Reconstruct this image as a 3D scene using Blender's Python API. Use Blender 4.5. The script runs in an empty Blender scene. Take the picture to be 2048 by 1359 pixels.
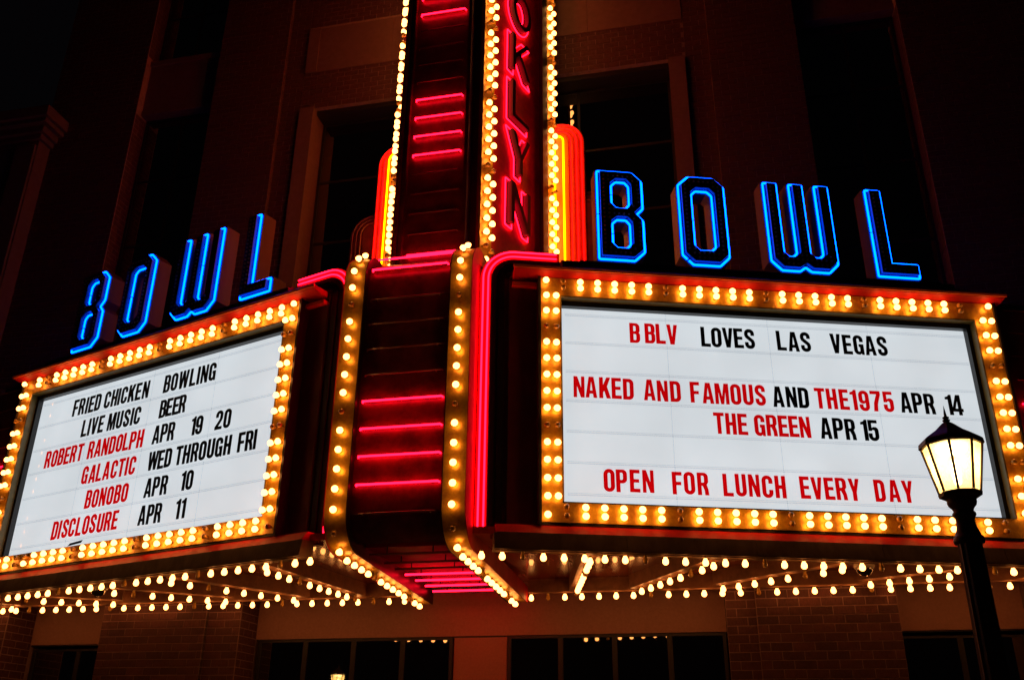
import bpy, math, random
from math import sin, cos, pi, radians
from mathutils import Matrix, Vector
from mathutils.geometry import tessellate_polygon
random.seed(7)
S = bpy.context.scene
COL = S.collection

# ---------------------------------------------------------------- camera, night sky, exposure
cam = bpy.data.cameras.new('camera'); camo = bpy.data.objects.new('camera', cam); COL.objects.link(camo)
cam.lens = 1858.12 / 2048 * 36; cam.sensor_width = 36; cam.clip_start = .1; cam.clip_end = 600
PIT, ROL, YAW = radians(24.1607), radians(.5510), radians(12.5809)
F = Vector((-sin(YAW) * cos(PIT), cos(YAW) * cos(PIT), sin(PIT))); Rt = Vector((cos(YAW), sin(YAW), 0)); Up = Rt.cross(F)
R2 = Rt * cos(ROL) + Up * sin(ROL); U2 = -Rt * sin(ROL) + Up * cos(ROL)
M = Matrix((( R2.x, U2.x, -F.x, 4.4149), (R2.y, U2.y, -F.y, -13.0341), (R2.z, U2.z, -F.z, 1.6146), (0, 0, 0, 1)))
camo.matrix_world = M
S.camera = camo
w = bpy.data.worlds.new('World'); S.world = w; w.use_nodes = True
bg = w.node_tree.nodes['Background']; bg.inputs['Color'].default_value = (.0011, .0009, .0012, 1); bg.inputs['Strength'].default_value = 1
S.view_settings.view_transform = 'Standard'; S.view_settings.look = 'None'
S.view_settings.exposure = 0; S.view_settings.gamma = 1
try: S.view_settings.use_curve_mapping = False
except Exception: pass
S.cycles.use_denoising = True
S.cycles.max_bounces = 5; S.cycles.diffuse_bounces = 3; S.cycles.glossy_bounces = 3
S.cycles.transparent_max_bounces = 12
S.cycles.use_light_tree = True
S.cycles.sample_clamp_indirect = 4

# strengths of the light sources
BULB = (9.5, 3.2, .72); PINK = (14.0, .04, .22); RUBY = (5.5, .012, .012); YEL = (9.0, 3.0, .0); BLUE = (.0, .74, 14.)

# ---------------------------------------------------------------- materials
def mat(name, col, rough=.5, metal=0., noise=0., nscale=6., bump=0., col2=None, emis=None, estr=1., coat=0., rnd=0., stretch=None, spec=.5):
    m = bpy.data.materials.new(name); m.use_nodes = True; nt = m.node_tree; b = nt.nodes['Principled BSDF']
    b.inputs['Roughness'].default_value = rough; b.inputs['Metallic'].default_value = metal
    b.inputs['Specular IOR Level'].default_value = spec
    b.inputs['Base Color'].default_value = (*col, 1)
    if coat: b.inputs['Coat Weight'].default_value = coat; b.inputs['Coat Roughness'].default_value = .04
    if emis: b.inputs['Emission Color'].default_value = (*emis, 1); b.inputs['Emission Strength'].default_value = estr
    if noise or bump or rnd:
        tc = nt.nodes.new('ShaderNodeTexCoord'); mp = nt.nodes.new('ShaderNodeMapping'); nt.links.new(tc.outputs['Object'], mp.inputs[0])
        if stretch: mp.inputs['Scale'].default_value = stretch
        n = nt.nodes.new('ShaderNodeTexNoise'); n.inputs['Scale'].default_value = nscale; n.inputs['Detail'].default_value = 6; n.inputs['Roughness'].default_value = .65
        nt.links.new(mp.outputs[0], n.inputs['Vector'])
        if rnd:
            oi = nt.nodes.new('ShaderNodeObjectInfo'); ad = nt.nodes.new('ShaderNodeVectorMath'); ad.operation = 'ADD'
            sc = nt.nodes.new('ShaderNodeVectorMath'); sc.operation = 'SCALE'; sc.inputs[0].default_value = (17, 31, 13); nt.links.new(oi.outputs['Random'], sc.inputs['Scale'])
            nt.links.new(mp.outputs[0], ad.inputs[0]); nt.links.new(sc.outputs[0], ad.inputs[1]); nt.links.new(ad.outputs[0], n.inputs['Vector'])
        if noise or rnd:
            cr = nt.nodes.new('ShaderNodeMapRange'); cr.inputs['From Min'].default_value = .32; cr.inputs['From Max'].default_value = .68
            nt.links.new(n.outputs['Fac'], cr.inputs['Value'])
            mx = nt.nodes.new('ShaderNodeMix'); mx.data_type = 'RGBA'
            c2 = col2 or tuple(c * (1 - noise) for c in col)
            mx.inputs[6].default_value = (*c2, 1); mx.inputs[7].default_value = (*col, 1)
            nt.links.new(cr.outputs[0], mx.inputs[0]); out = mx.outputs[2]
            if rnd:
                h = nt.nodes.new('ShaderNodeHueSaturation'); mr = nt.nodes.new('ShaderNodeMapRange')
                mr.inputs['To Min'].default_value = 1 - rnd; mr.inputs['To Max'].default_value = 1 + rnd
                nt.links.new(oi.outputs['Random'], mr.inputs['Value']); nt.links.new(mr.outputs[0], h.inputs['Value']); nt.links.new(out, h.inputs['Color']); out = h.outputs[0]
            nt.links.new(out, b.inputs['Base Color'])
            rr = nt.nodes.new('ShaderNodeMapRange'); rr.inputs['To Min'].default_value = min(1, rough * 1.25); rr.inputs['To Max'].default_value = rough * .85
            nt.links.new(n.outputs['Fac'], rr.inputs['Value']); nt.links.new(rr.outputs[0], b.inputs['Roughness'])
        if bump:
            bp = nt.nodes.new('ShaderNodeBump'); bp.inputs['Strength'].default_value = bump; bp.inputs['Distance'].default_value = .02
            nt.links.new(n.outputs['Fac'], bp.inputs['Height']); nt.links.new(bp.outputs[0], b.inputs['Normal'])
    return m
def emi(name, c):
    m = bpy.data.materials.new(name); m.use_nodes = True; nt = m.node_tree; nt.nodes.clear()
    e = nt.nodes.new('ShaderNodeEmission'); e.inputs['Color'].default_value = (*[x / max(c) for x in c], 1); e.inputs['Strength'].default_value = max(c)
    o = nt.nodes.new('ShaderNodeOutputMaterial'); nt.links.new(e.outputs[0], o.inputs[0]); return m
def filt(name, c, gloss=.04):
    m = bpy.data.materials.new(name); m.use_nodes = True; nt = m.node_tree; nt.nodes.clear()
    t = nt.nodes.new('ShaderNodeBsdfTransparent'); t.inputs[0].default_value = (*c, 1); g = nt.nodes.new('ShaderNodeBsdfGlossy'); g.inputs['Roughness'].default_value = .1
    x = nt.nodes.new('ShaderNodeMixShader'); x.inputs[0].default_value = gloss; nt.links.new(t.outputs[0], x.inputs[1]); nt.links.new(g.outputs[0], x.inputs[2])
    o = nt.nodes.new('ShaderNodeOutputMaterial'); nt.links.new(x.outputs[0], o.inputs[0]); return m
K = {}
K['bulb'] = emi('lit_bulb', BULB); K['pink'] = emi('pink_neon', PINK); K['ruby'] = emi('ruby_neon', RUBY); K['yellow'] = emi('yellow_neon', YEL); K['blue'] = emi('blue_neon', BLUE)
K['bulb_off'] = mat('unlit_amber_bulb', (.75, .42, .08), .15, coat=.6)
K['tube_off'] = mat('unlit_tube', (.22, .07, .07), .15, coat=.5)
K['small_bulb'] = mat('small_unlit_bulb', (.55, .42, .2), .12, coat=.6)
K['brass'] = mat('brass', (.45, .3, .1), .4, .8)
K['gold'] = mat('gold_paint', (.85, .54, .035), .36, .4, .6, 6., .3, col2=(.46, .22, .025))
K['olive'] = mat('olive_trim', (.22, .17, .04), .4, noise=.4)
K['black'] = mat('black_paint', (.012, .011, .011), .38, noise=.3)
K['blackm'] = mat('black_matt', (.008, .008, .009), .7)
K['letterblack'] = mat('letter_black', (.012, .011, .014), .45)
K['green'] = mat('dark_green_paint', (.07, .16, .05), .45, noise=.4)
K['red'] = mat('red_paint', (.50, .012, .010), .5, noise=.4, nscale=4., spec=.2)
K['redface'] = mat('red_sign_face', (.78, .03, .022), .5, noise=.5, nscale=2.2, col2=(.38, .016, .012))
K['maroon'] = mat('maroon_panel', (.22, .030, .028), .34, noise=.75, nscale=2.8, bump=.12)
K['return'] = mat('dark_red_return', (.06, .009, .009), .55)
K['maroon2'] = mat('maroon_recess', (.16, .014, .016), .5, noise=.5, nscale=1.8)
K['orange'] = mat('orange_paint', (.75, .13, .02), .4)
K['fin'] = mat('red_fin_paint', (.75, .22, .02), .4, noise=.2)
K['soffit'] = mat('glossy_red_soffit', (.50, .07, .02), .25, noise=.35, bump=.06, coat=.5, stretch=(1.6, .2, 1))
K['valance'] = mat('weathered_beige_metal', (.19, .11, .055), .5, noise=.65, nscale=5., bump=.1, col2=(.08, .042, .022), stretch=(1, 1, .4))
K['beam'] = mat('brown_beam', (.42, .19, .09), .45, noise=.5, nscale=5.)
K['brick'] = mat('red_brick', (.10, .030, .029), .8, noise=.45, nscale=14., bump=.4, rnd=.3)
K['mortar'] = mat('mortar', (.36, .21, .18), .9, noise=.4, nscale=10.)
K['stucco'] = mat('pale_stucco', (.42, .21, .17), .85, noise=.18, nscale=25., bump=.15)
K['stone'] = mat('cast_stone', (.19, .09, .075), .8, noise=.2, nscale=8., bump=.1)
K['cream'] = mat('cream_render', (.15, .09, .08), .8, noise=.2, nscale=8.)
K['frame'] = mat('dark_window_frame', (.018, .014, .013), .5)
K['glass'] = mat('dark_window_glass', (.003, .003, .004), .02, spec=1.)
K['glass'].node_tree.nodes['Principled BSDF'].inputs['IOR'].default_value = 1.95
K['inside'] = mat('dark_interior', (.01, .01, .01), .9)
K['pave'] = mat('paving', (.16, .13, .11), .6, noise=.4, nscale=3.)
K['iron'] = mat('bronze_iron', (.065, .034, .014), .5, .0, noise=.4, nscale=30., spec=.3)
K['dome'] = mat('smoked_dome', (.01, .01, .01), .05, coat=1.)
K['pearl'] = mat('camera_housing', (.35, .28, .2), .4)
K['navy'] = mat('black_letter_face', (.008, .008, .022), .3)
K['redletter'] = filt('red_letter_face', (.90, .010, .045), .03)
K['rail'] = filt('clear_rail', (.925, .93, .94), .03)
# backlit white acrylic: slightly uneven glow, glossy front
def acrylic():
    m = mat('backlit_white_acrylic', (.5, .5, .5), .035, emis=(.63, .685, .725), estr=1.); nt = m.node_tree; b = nt.nodes['Principled BSDF']
    tc = nt.nodes.new('ShaderNodeTexCoord'); n = nt.nodes.new('ShaderNodeTexNoise'); n.inputs['Scale'].default_value = .9; n.inputs['Detail'].default_value = 2
    nt.links.new(tc.outputs['Object'], n.inputs['Vector'])
    r = nt.nodes.new('ShaderNodeMapRange'); r.inputs['From Min'].default_value = .3; r.inputs['From Max'].default_value = .7; r.inputs['To Min'].default_value = .93; r.inputs['To Max'].default_value = 1.05
    nt.links.new(n.outputs['Fac'], r.inputs['Value']); nt.links.new(r.outputs[0], b.inputs['Emission Strength']); return m
K['acrylic'] = acrylic()

# ---------------------------------------------------------------- object helpers
W = {}
def setw(o, Mw, parent=None):
    if parent is not None:
        o.parent = parent; o.matrix_local = W[parent.name].inverted() @ Mw
    else: o.matrix_world = Mw
    W[o.name] = Mw
ID = Matrix.Identity(4)
def fr(x, y, z, ang=0.): return Matrix.Translation((x, y, z)) @ Matrix.Rotation(ang, 4, 'Z')
def thing(name, label, cat, Mw=ID, group=None):
    o = bpy.data.objects.new(name, None); COL.objects.link(o); o.empty_display_size = .2; setw(o, Mw)
    o['label'] = label; o['category'] = cat
    if group: o['group'] = group
    return o
def place(me, name, parent=None, Mw=ID, kind=None, label=None, cat=None, group=None):
    o = bpy.data.objects.new(name, me); COL.objects.link(o); setw(o, Mw, parent)
    if kind: o['kind'] = kind
    if label: o['label'] = label
    if cat: o['category'] = cat
    if group: o['group'] = group
    return o
class MB:
    def __init__(s): s.v = []; s.f = []; s.sm = []
    def add(s, vs, fs, smooth=False):
        b = len(s.v); s.v += [tuple(p) for p in vs]; s.f += [tuple(i + b for i in q) for q in fs]; s.sm += [smooth] * len(fs)
    def box(s, x0, x1, y0, y1, z0, z1):
        if x0 > x1: x0, x1 = x1, x0
        if y0 > y1: y0, y1 = y1, y0
        if z0 > z1: z0, z1 = z1, z0
        s.add([(x0,y0,z0),(x1,y0,z0),(x1,y1,z0),(x0,y1,z0),(x0,y0,z1),(x1,y0,z1),(x1,y1,z1),(x0,y1,z1)],
              [(3,2,1,0),(4,5,6,7),(0,1,5,4),(1,2,6,5),(2,3,7,6),(3,0,4,7)]); return s
    def bar(s, p, q, wd, z0, z1):   # horizontal bar from p to q in plan
        p = Vector(p); q = Vector(q); d = (q - p).normalized(); n = Vector((-d.y, d.x)) * wd / 2
        c = [p + n, p - n, q - n, q + n]
        s.add([(a.x, a.y, z0) for a in c] + [(a.x, a.y, z1) for a in c], [(0,1,2,3)[::-1],(4,5,6,7)[::1],(0,1,5,4),(1,2,6,5),(2,3,7,6),(3,0,4,7)]); return s
    def tube(s, path, r, n=8, closed=False, caps=True):
        P = [Vector(p) for p in path]; m = len(P); rings = []; up = None
        for i in range(m):
            a = P[i - 1] if (i > 0 or closed) else P[i]; c = P[(i + 1) % m] if (i < m - 1 or closed) else P[i]
            t = (c - a).normalized()
            if up is None:
                up = Vector((0, 0, 1)) if abs(t.z) < .9 else Vector((0, 1, 0))
            x = t.cross(up).normalized(); u = x.cross(t).normalized(); up = u
            k = 1.
            if (0 < i < m - 1) or closed:
                t1 = (P[i] - a).normalized(); d = max(.5, math.sqrt(max(0, (1 + t1.dot((c - P[i]).normalized())) / 2)))
            rings.append([P[i] + (x * cos(2*pi*j/n) + u * sin(2*pi*j/n)) * r for j in range(n)])
        vs = [v for rg in rings for v in rg]; fs = []
        for i in range(m if closed else m - 1):
            for j in range(n):
                a = i * n + j; b = i * n + (j + 1) % n; c = ((i + 1) % m) * n + (j + 1) % n; d = ((i + 1) % m) * n + j
                fs.append((a, b, c, d))
        s.add(vs, fs, True)
        if caps and not closed: s.add(rings[0], [tuple(range(n))[::-1]]); s.add(rings[-1], [tuple(range(n))])
        return s
    def prism(s, outer, holes=(), y0=0., y1=.1, back=True):   # polygons in x,z; y0 = front
        loops = [outer] + list(holes); tri = tessellate_polygon([[Vector((p[0], p[1], 0)) for p in l] for l in loops])
        flat = [p for l in loops for p in l]; n = len(flat)
        s.add([(p[0], y0, p[1]) for p in flat], [t for t in tri])
        if back: s.add([(p[0], y1, p[1]) for p in flat], [t[::-1] for t in tri])
        for l in loops:
            m = len(l); s.add([(p[0], y0, p[1]) for p in l] + [(p[0], y1, p[1]) for p in l], [(i, (i + 1) % m, m + (i + 1) % m, m + i) for i in range(m)])
        return s
    def lathe(s, prof, n=16, smooth=True, axis='z', c=(0, 0, 0)):
        vs = []
        for r, z in prof:
            for j in range(n):
                a = 2 * pi * j / n; vs.append((c[0] + r * cos(a), c[1] + r * sin(a), c[2] + z))
        fs = [(i*n+j, i*n+(j+1)%n, (i+1)*n+(j+1)%n, (i+1)*n+j) for i in range(len(prof)-1) for j in range(n)]
        s.add(vs, fs, smooth); return s
    def mesh(s, name, m, smooth=None):
        me = bpy.data.meshes.new(name); me.from_pydata(s.v, [], s.f); me.update()
        for p, q in zip(me.polygons, s.sm): p.use_smooth = q
        for x in (m if isinstance(m, (list, tuple)) else [m]): me.materials.append(x)
        return me
    def build(s, name, m, parent=None, Mw=ID, **k): return place(s.mesh(name, m), name, parent, Mw, **k)
def fixn(me):
    import bmesh
    b = bmesh.new(); b.from_mesh(me); bmesh.ops.recalc_face_normals(b, faces=b.faces); b.to_mesh(me); b.free(); return me
def struct(o): o['kind'] = 'structure'; return o
def inset(poly, d):     # offset a ccw polygon inwards by d (mitred)
    n = len(poly); A = sum(poly[i][0]*poly[(i+1)%n][1]-poly[(i+1)%n][0]*poly[i][1] for i in range(n)); sg = 1 if A > 0 else -1; out = []
    for i in range(n):
        p = Vector(poly[i-1]); c = Vector(poly[i]); q = Vector(poly[(i+1) % n])
        a = (c - p).normalized(); b = (q - c).normalized(); na = Vector((-a.y, a.x)) * sg; nb = Vector((-b.y, b.x)) * sg
        m = (na + nb); m /= max(.25, m.dot(na)); out.append(tuple(c + m * d))
    return out
def ribbon(path, wd, wh=None):   # open polyline -> closed outline
    P = [Vector(p) for p in path]; L = []; R = []
    for i, c in enumerate(P):
        a = (c - P[i-1]).normalized() if i else None; b = (P[i+1] - c).normalized() if i < len(P)-1 else None
        if a is None: a = b
        if b is None: b = a
        na = Vector((-a.y, a.x)); nb = Vector((-b.y, b.x)); m = na + nb; m /= max(.4, m.dot(na))
        L.append(tuple(c + m * wd / 2)); R.append(tuple(c - m * wd / 2))
    return L + R[::-1]
def arc(cx, cy, r, a0, a1, n=6, ry=None):
    ry = r if ry is None else ry
    return [(cx + r * cos(radians(a0 + (a1-a0)*i/n)), cy + ry * sin(radians(a0 + (a1-a0)*i/n))) for i in range(n+1)]
def rr(x0, y0, x1, y1, r, n=4):
    return arc(x1-r, y0+r, r, -90, 0, n) + arc(x1-r, y1-r, r, 0, 90, n) + arc(x0+r, y1-r, r, 90, 180, n) + arc(x0+r, y0+r, r, 180, 270, n)

# ---------------------------------------------------------------- bulbs
def bulb_mesh(name, m, r, ln, n=10):   # points along -Y from the socket at y=0
    b = MB(); prof = [(.022, 0), (.024, .028), (r*.55, .028 + (ln-.028)*.12), (r*.86, .028 + (ln-.028)*.32), (r, .028 + (ln-.028)*.58), (r*.9, .028+(ln-.028)*.78), (r*.55, .028+(ln-.028)*.94), (.002, ln)]
    b.lathe(prof, n); b.v = [(x, -z, y) for x, y, z in b.v]
    me = b.mesh(name, [m, K['brass']])
    for i, p in enumerate(me.polygons):
        if i < n: p.material_index = 1
    return fixn(me)
B_ON = bulb_mesh('bulb', K['bulb'], .0515, .118); B_OFF = bulb_mesh('unlit_bulb', K['bulb_off'], .044, .115)
H_ON = bulb_mesh('hanging_bulb', K['bulb'], .045, .135); H_OFF = bulb_mesh('unlit_hanging_bulb', K['bulb_off'], .038, .13)
RX = lambda a: Matrix.Rotation(a, 4, 'X')
DOWN = RX(pi/2)
nb = [0]
def bulb(parent, Mw, on=True, hang=False, jig=.03):
    me = (H_ON if on else H_OFF) if hang else (B_ON if on else B_OFF)
    J = Matrix.Rotation(random.uniform(-jig, jig), 4, 'X') @ Matrix.Rotation(random.uniform(-jig, jig), 4, 'Z')
    o = place(me, 'bulb' if on else 'unlit_bulb', parent, Mw @ J); nb[0] += 1; return o

# ---------------------------------------------------------------- frames of the two wings
TH = radians(18.7025); X0, BW, Z0, BH = 2.2975, 6.7055, 4.9821, 3.1
FRM = {1: fr(X0, 0, Z0, TH), -1: fr(-X0 - BW*cos(TH), BW*sin(TH), Z0, -TH)}
def ux(s, u): return u if s == 1 else BW - u          # u = distance outwards from the inner edge of the white board
def plan(s, u, off=0): # world xy of a point on a wing
    return (s*(X0 + u*cos(TH) + off*sin(TH)), u*sin(TH) - off*cos(TH))
SIDE = {1: 'right', -1: 'left'}

# ================================================================ ground
g = MB(); g.add([(-150, -150, 0), (150, -150, 0), (150, 150, 0), (-150, 150, 0)], [(0, 1, 2, 3)]); struct(g.build('ground', K['pave']))

# ================================================================ brick building
bld = thing('brick_building', 'dark red brick building with pale stone panels and stucco behind the marquee', 'building', fr(0, 3.5, 0))
bricks = []     # (x, y, z, length, side)  side: 0 front facing, 1 facing +x, -1 facing -x
BP, BLn = .141, .35
def field(x0, x1, z0, z1, y, side=0, parity=0):
    k = math.floor(z0 / BP)
    while k * BP < z1 - .03:
        a, b = max(z0, k * BP), min(z1, (k + 1) * BP - .015)
        if b - a > .09:
            st = x0 - (BLn / 2 if (k + parity) % 2 else 0)
            while st < x1 - .02:
                p, q = max(st, x0), min(st + BLn - .015, x1)
                if q - p > .05: bricks.append(((p+q)/2, y, k*BP + (BP-.015)/2, q - p, side))
                st += BLn
        k += 1
def wall(name, m, x0, x1, y0, y1, z0, z1, **kw): return MB().box(x0, x1, y0, y1, z0, z1).build(name, m, bld, **kw)
YS, YA, YB = 4.3, 3.5, 3.6
# lower storey: piers with brick facing, stucco heads over dark windows
PIERS = [(-11.2, -9.5, YA), (-7.36, -5.16, YA), (-5.16, -4.5, YB), (4.46, 4.96, YB), (4.96, 7.2, YA), (9.3, 11.2, YA)]
for x0, x1, y in PIERS:
    wall('pier', K['mortar'], x0, x1, y + .005, YS + .5, 0, 8.9)
    field(x0 + .006, x1 - .006, 2.25, 4.56, y, 0, int(abs(x0)))
# returns that face the camera side (+x)
def ret(x, y0, y1, z0, z1, sd=1):
    n0 = len(bricks); field(y0, y1, z0, z1, 0, 0, 1)
    for i in range(n0, len(bricks)): p = bricks[i]; bricks[i] = (x, p[0], p[2], p[3], sd)
ret(-4.5, YB + .03, YS, 2.25, 4.56); ret(-9.5, YA + .03, YS, 2.25, 4.56); ret(-5.16, YA + .012, YB - .002, 2.25, 4.56)
for i, (x0, x1, zt) in enumerate([(-9.49, -7.37, 3.62), (-4.49, 4.45, 3.652), (7.21, 9.29, 3.62)]):
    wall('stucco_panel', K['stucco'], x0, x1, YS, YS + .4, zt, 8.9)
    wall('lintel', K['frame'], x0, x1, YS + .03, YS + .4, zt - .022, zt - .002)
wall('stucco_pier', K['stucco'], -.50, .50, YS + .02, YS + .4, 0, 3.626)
def window(x0, x1, z0, z1, y, nx, nz, name='window', fw=.06, mw=.09):
    f = MB().box(x0, x0+fw, y, y+.12, z0, z1).box(x1-fw, x1, y, y+.12, z0, z1).box(x0+fw, x1-fw, y, y+.12, z1-fw*.6, z1).box(x0+fw, x1-fw, y, y+.12, z0, z0+fw).build(name, K['frame'], bld)
    for i in range(1, nx):
        c = x0 + (x1-x0)*i/nx; MB().box(c-mw/2, c+mw/2, y+.015, y+.1, z0+fw, z1-fw*.6).build('mullion', K['frame'], f)
    for j in range(1, nz):
        c = z0 + (z1-z0)*j/nz
        for i in range(nx):
            a = x0 + (x1-x0)*i/nx + (mw/2 if i else fw); b = x0 + (x1-x0)*(i+1)/nx - (mw/2 if i < nx-1 else fw)
            MB().box(a, b, y+.02, y+.1, c-.03, c+.03).build('glazing_bar', K['frame'], f)
    for i in range(nx):
        for j in range(nz):
            a = x0 + (x1-x0)*i/nx + .03; b = x0 + (x1-x0)*(i+1)/nx - .03; c = z0 + (z1-z0)*j/nz + .02; d = z0 + (z1-z0)*(j+1)/nz - .02
            t = random.uniform(-.0015, .0015)
            q = MB().add([(a, y+.035, c), (b, y+.035+t, c), (b, y+.035+t, d), (a, y+.035, d)], [(0, 1, 2, 3)]) or None
            m = MB(); m.add([(a, y+.035, c), (b, y+.035+t, c), (b, y+.035+t, d), (a, y+.035, d), (a, y+.045, c), (b, y+.045+t, c), (b, y+.045+t, d), (a, y+.045, d)], [(0,1,2,3), (7,6,5,4), (0,4,5,1), (1,5,6,2), (2,6,7,3), (3,7,4,0)])
            m.build('window_pane', K['glass'], f)
    return f
window(-4.42, -.52, .9, 3.628, YS - .02, 4, 1); window(.52, 4.43, .9, 3.628, YS - .02, 4, 1)
window(-9.48, -7.38, .9, 3.54, YS + .1, 2, 1); window(7.22, 9.28, .9, 3.54, YS + .1, 2, 1)
# upper storeys
TOP = 21.5
for s in (-1, 1):
    a, b = sorted((s*4.58, s*5.09)); wall('pilaster', K['mortar'], a, b, YB + .005, 5, 8.9, TOP); field(a+.004, b-.004, 9, TOP, YB)
    a, b = sorted((s*5.094, s*6.95)); wall('pilaster', K['mortar'], a, b, YA + .005, 5, 8.9, TOP); field(a+.004, b-.004, 9, TOP, YA)
    a, b = sorted((s*9.05, s*11.6)); wall('pilaster', K['mortar'], a, b, YA + .005, 5, 8.9, TOP); field(a+.004, b-.004, 9, TOP, YA)
    a, b = sorted((s*6.954, s*9.046))
    window(a, b, 9.0, 16.4, 3.95, 2, 4, mw=.07)
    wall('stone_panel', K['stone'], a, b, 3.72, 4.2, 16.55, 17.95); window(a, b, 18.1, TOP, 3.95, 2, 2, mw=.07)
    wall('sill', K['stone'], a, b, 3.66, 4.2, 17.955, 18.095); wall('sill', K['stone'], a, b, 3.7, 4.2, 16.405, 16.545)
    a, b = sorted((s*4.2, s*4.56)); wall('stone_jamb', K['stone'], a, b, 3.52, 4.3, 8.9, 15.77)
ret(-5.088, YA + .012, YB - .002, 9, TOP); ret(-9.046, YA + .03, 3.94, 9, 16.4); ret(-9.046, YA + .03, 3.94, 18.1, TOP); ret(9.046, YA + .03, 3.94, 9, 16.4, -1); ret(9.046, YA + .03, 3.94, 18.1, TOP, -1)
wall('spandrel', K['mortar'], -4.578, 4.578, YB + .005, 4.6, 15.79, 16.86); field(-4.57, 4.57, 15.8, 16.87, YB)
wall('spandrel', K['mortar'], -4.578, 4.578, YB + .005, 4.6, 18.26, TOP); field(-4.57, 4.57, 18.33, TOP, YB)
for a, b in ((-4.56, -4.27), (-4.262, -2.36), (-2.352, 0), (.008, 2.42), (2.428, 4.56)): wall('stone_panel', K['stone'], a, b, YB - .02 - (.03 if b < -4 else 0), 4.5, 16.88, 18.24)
wall('lintel', K['frame'], -4.19, 4.19, 3.72, 4.3, 15.66, 15.785)
window(-4.19, 4.19, 9.0, 15.65, 4.12, 4, 4, mw=.06)
wall('inner_wall', K['inside'], -11.6, 11.6, 5.01, 9, 0, TOP); wall('roof', K['inside'], -11.6, 11.6, 3.6, 9, TOP, TOP + .3)
# bricks: the nearest to the eye as separate bricks, the others joined
EYE = Vector((4.41, -13.03, 1.61))
bricks.sort(key=lambda b: (Vector((b[0], b[1], b[2])) - EYE).length - (3 if b[2] < 5 and 4.6 < abs(b[0]) < 7.4 else 0))
bm_ = MB(); bm_.box(-.5, .5, 0, .03, -.063, .063); brick_me = bm_.mesh('brick', K['brick'])
rest = MB()
def rebuild(x, y, z, L, sd, pr): # corners of one brick of the joined courses
    h = .063
    if sd == 0: rest.box(x-L/2, x+L/2, y-pr, y+.03, z-h, z+h)
    elif sd == 1: rest.box(x-.03, x+pr, y-L/2, y+L/2, z-h, z+h)
    else: rest.box(x-pr, x+.03, y-L/2, y+L/2, z-h, z+h)
for i, (x, y, z, L, sd) in enumerate(bricks):
    pr = random.uniform(0, .006)
    if i < 298 and sd >= 0:
        Mw = Matrix.Translation((x, y - (pr if sd == 0 else 0), z)) @ (Matrix.Rotation(pi/2, 4, 'Z') if sd else ID) @ Matrix.Diagonal((L, 1, 1, 1))
        place(brick_me, 'brick', bld, Mw)
    else: rebuild(x, y, z, L, sd, pr)
rest.build('brick_courses', K['brick'], bld, kind='stuff')
# cream corner pavilion on the left with a stepped cornice
cp = thing('cream_pavilion', 'cream rendered corner pavilion with a stepped cornice at far left', 'building', fr(-13, 3.1, 0))
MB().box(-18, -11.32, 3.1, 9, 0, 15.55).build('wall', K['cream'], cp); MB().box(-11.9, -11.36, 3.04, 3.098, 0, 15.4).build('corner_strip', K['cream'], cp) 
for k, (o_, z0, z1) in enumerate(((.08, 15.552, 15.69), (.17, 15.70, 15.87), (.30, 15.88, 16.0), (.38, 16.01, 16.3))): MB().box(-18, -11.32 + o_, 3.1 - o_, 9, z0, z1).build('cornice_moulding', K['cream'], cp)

# ================================================================ marquee canopy
cn = thing('theatre_marquee', 'red and black theatre marquee canopy with neon bands and rows of bulbs beneath', 'marquee', fr(0, 0, 4.4))
SOF = 4.46
NW = 1.035; NX = .04          # half width and centre of the nose
# soffit and roof
pts = [(-NW+NX, -.55), (NW+NX, -.55), plan(1, -1.0, .1), plan(1, 8.3, .1), (10.9, 3.46), (-10.9, 3.46), plan(-1, 8.3, .1), plan(-1, -1.0, .1)]
pts = [(NW+NX, -.5), plan(1, -1.1, .12), plan(1, 8.3, .12), (10.6, 3.46), (NX+.7, 3.46), (NX+.7, -.5)]
for s in (1, -1):
    P = [(NX+NW-.33 if s == 1 else -(NW-NX)+.33, -.55), plan(s, -1.1, .12), plan(s, 8.25, .12), (s*10.5, 3.46), (NX+NW-.33 if s == 1 else -(NW-NX)+.33, 3.46)]
    q = MB(); q.prism(P, (), 0, .1); q.v = [(x, z, SOF + y) for x, y, z in q.v]; place(fixn(q.mesh('soffit_panel', K['soffit'])), 'soffit_panel', cn)
    q = MB(); q.prism([(0, -.2), plan(s, -1.1, .0), plan(s, 8.2, .0), (s*10.5, 3.46), (0, 3.46)], (), 0, .08); q.v = [(x, z, 8.55 + y) for x, y, z in q.v]; place(fixn(q.mesh('roof', K['blackm'])), 'roof', cn)
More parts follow.
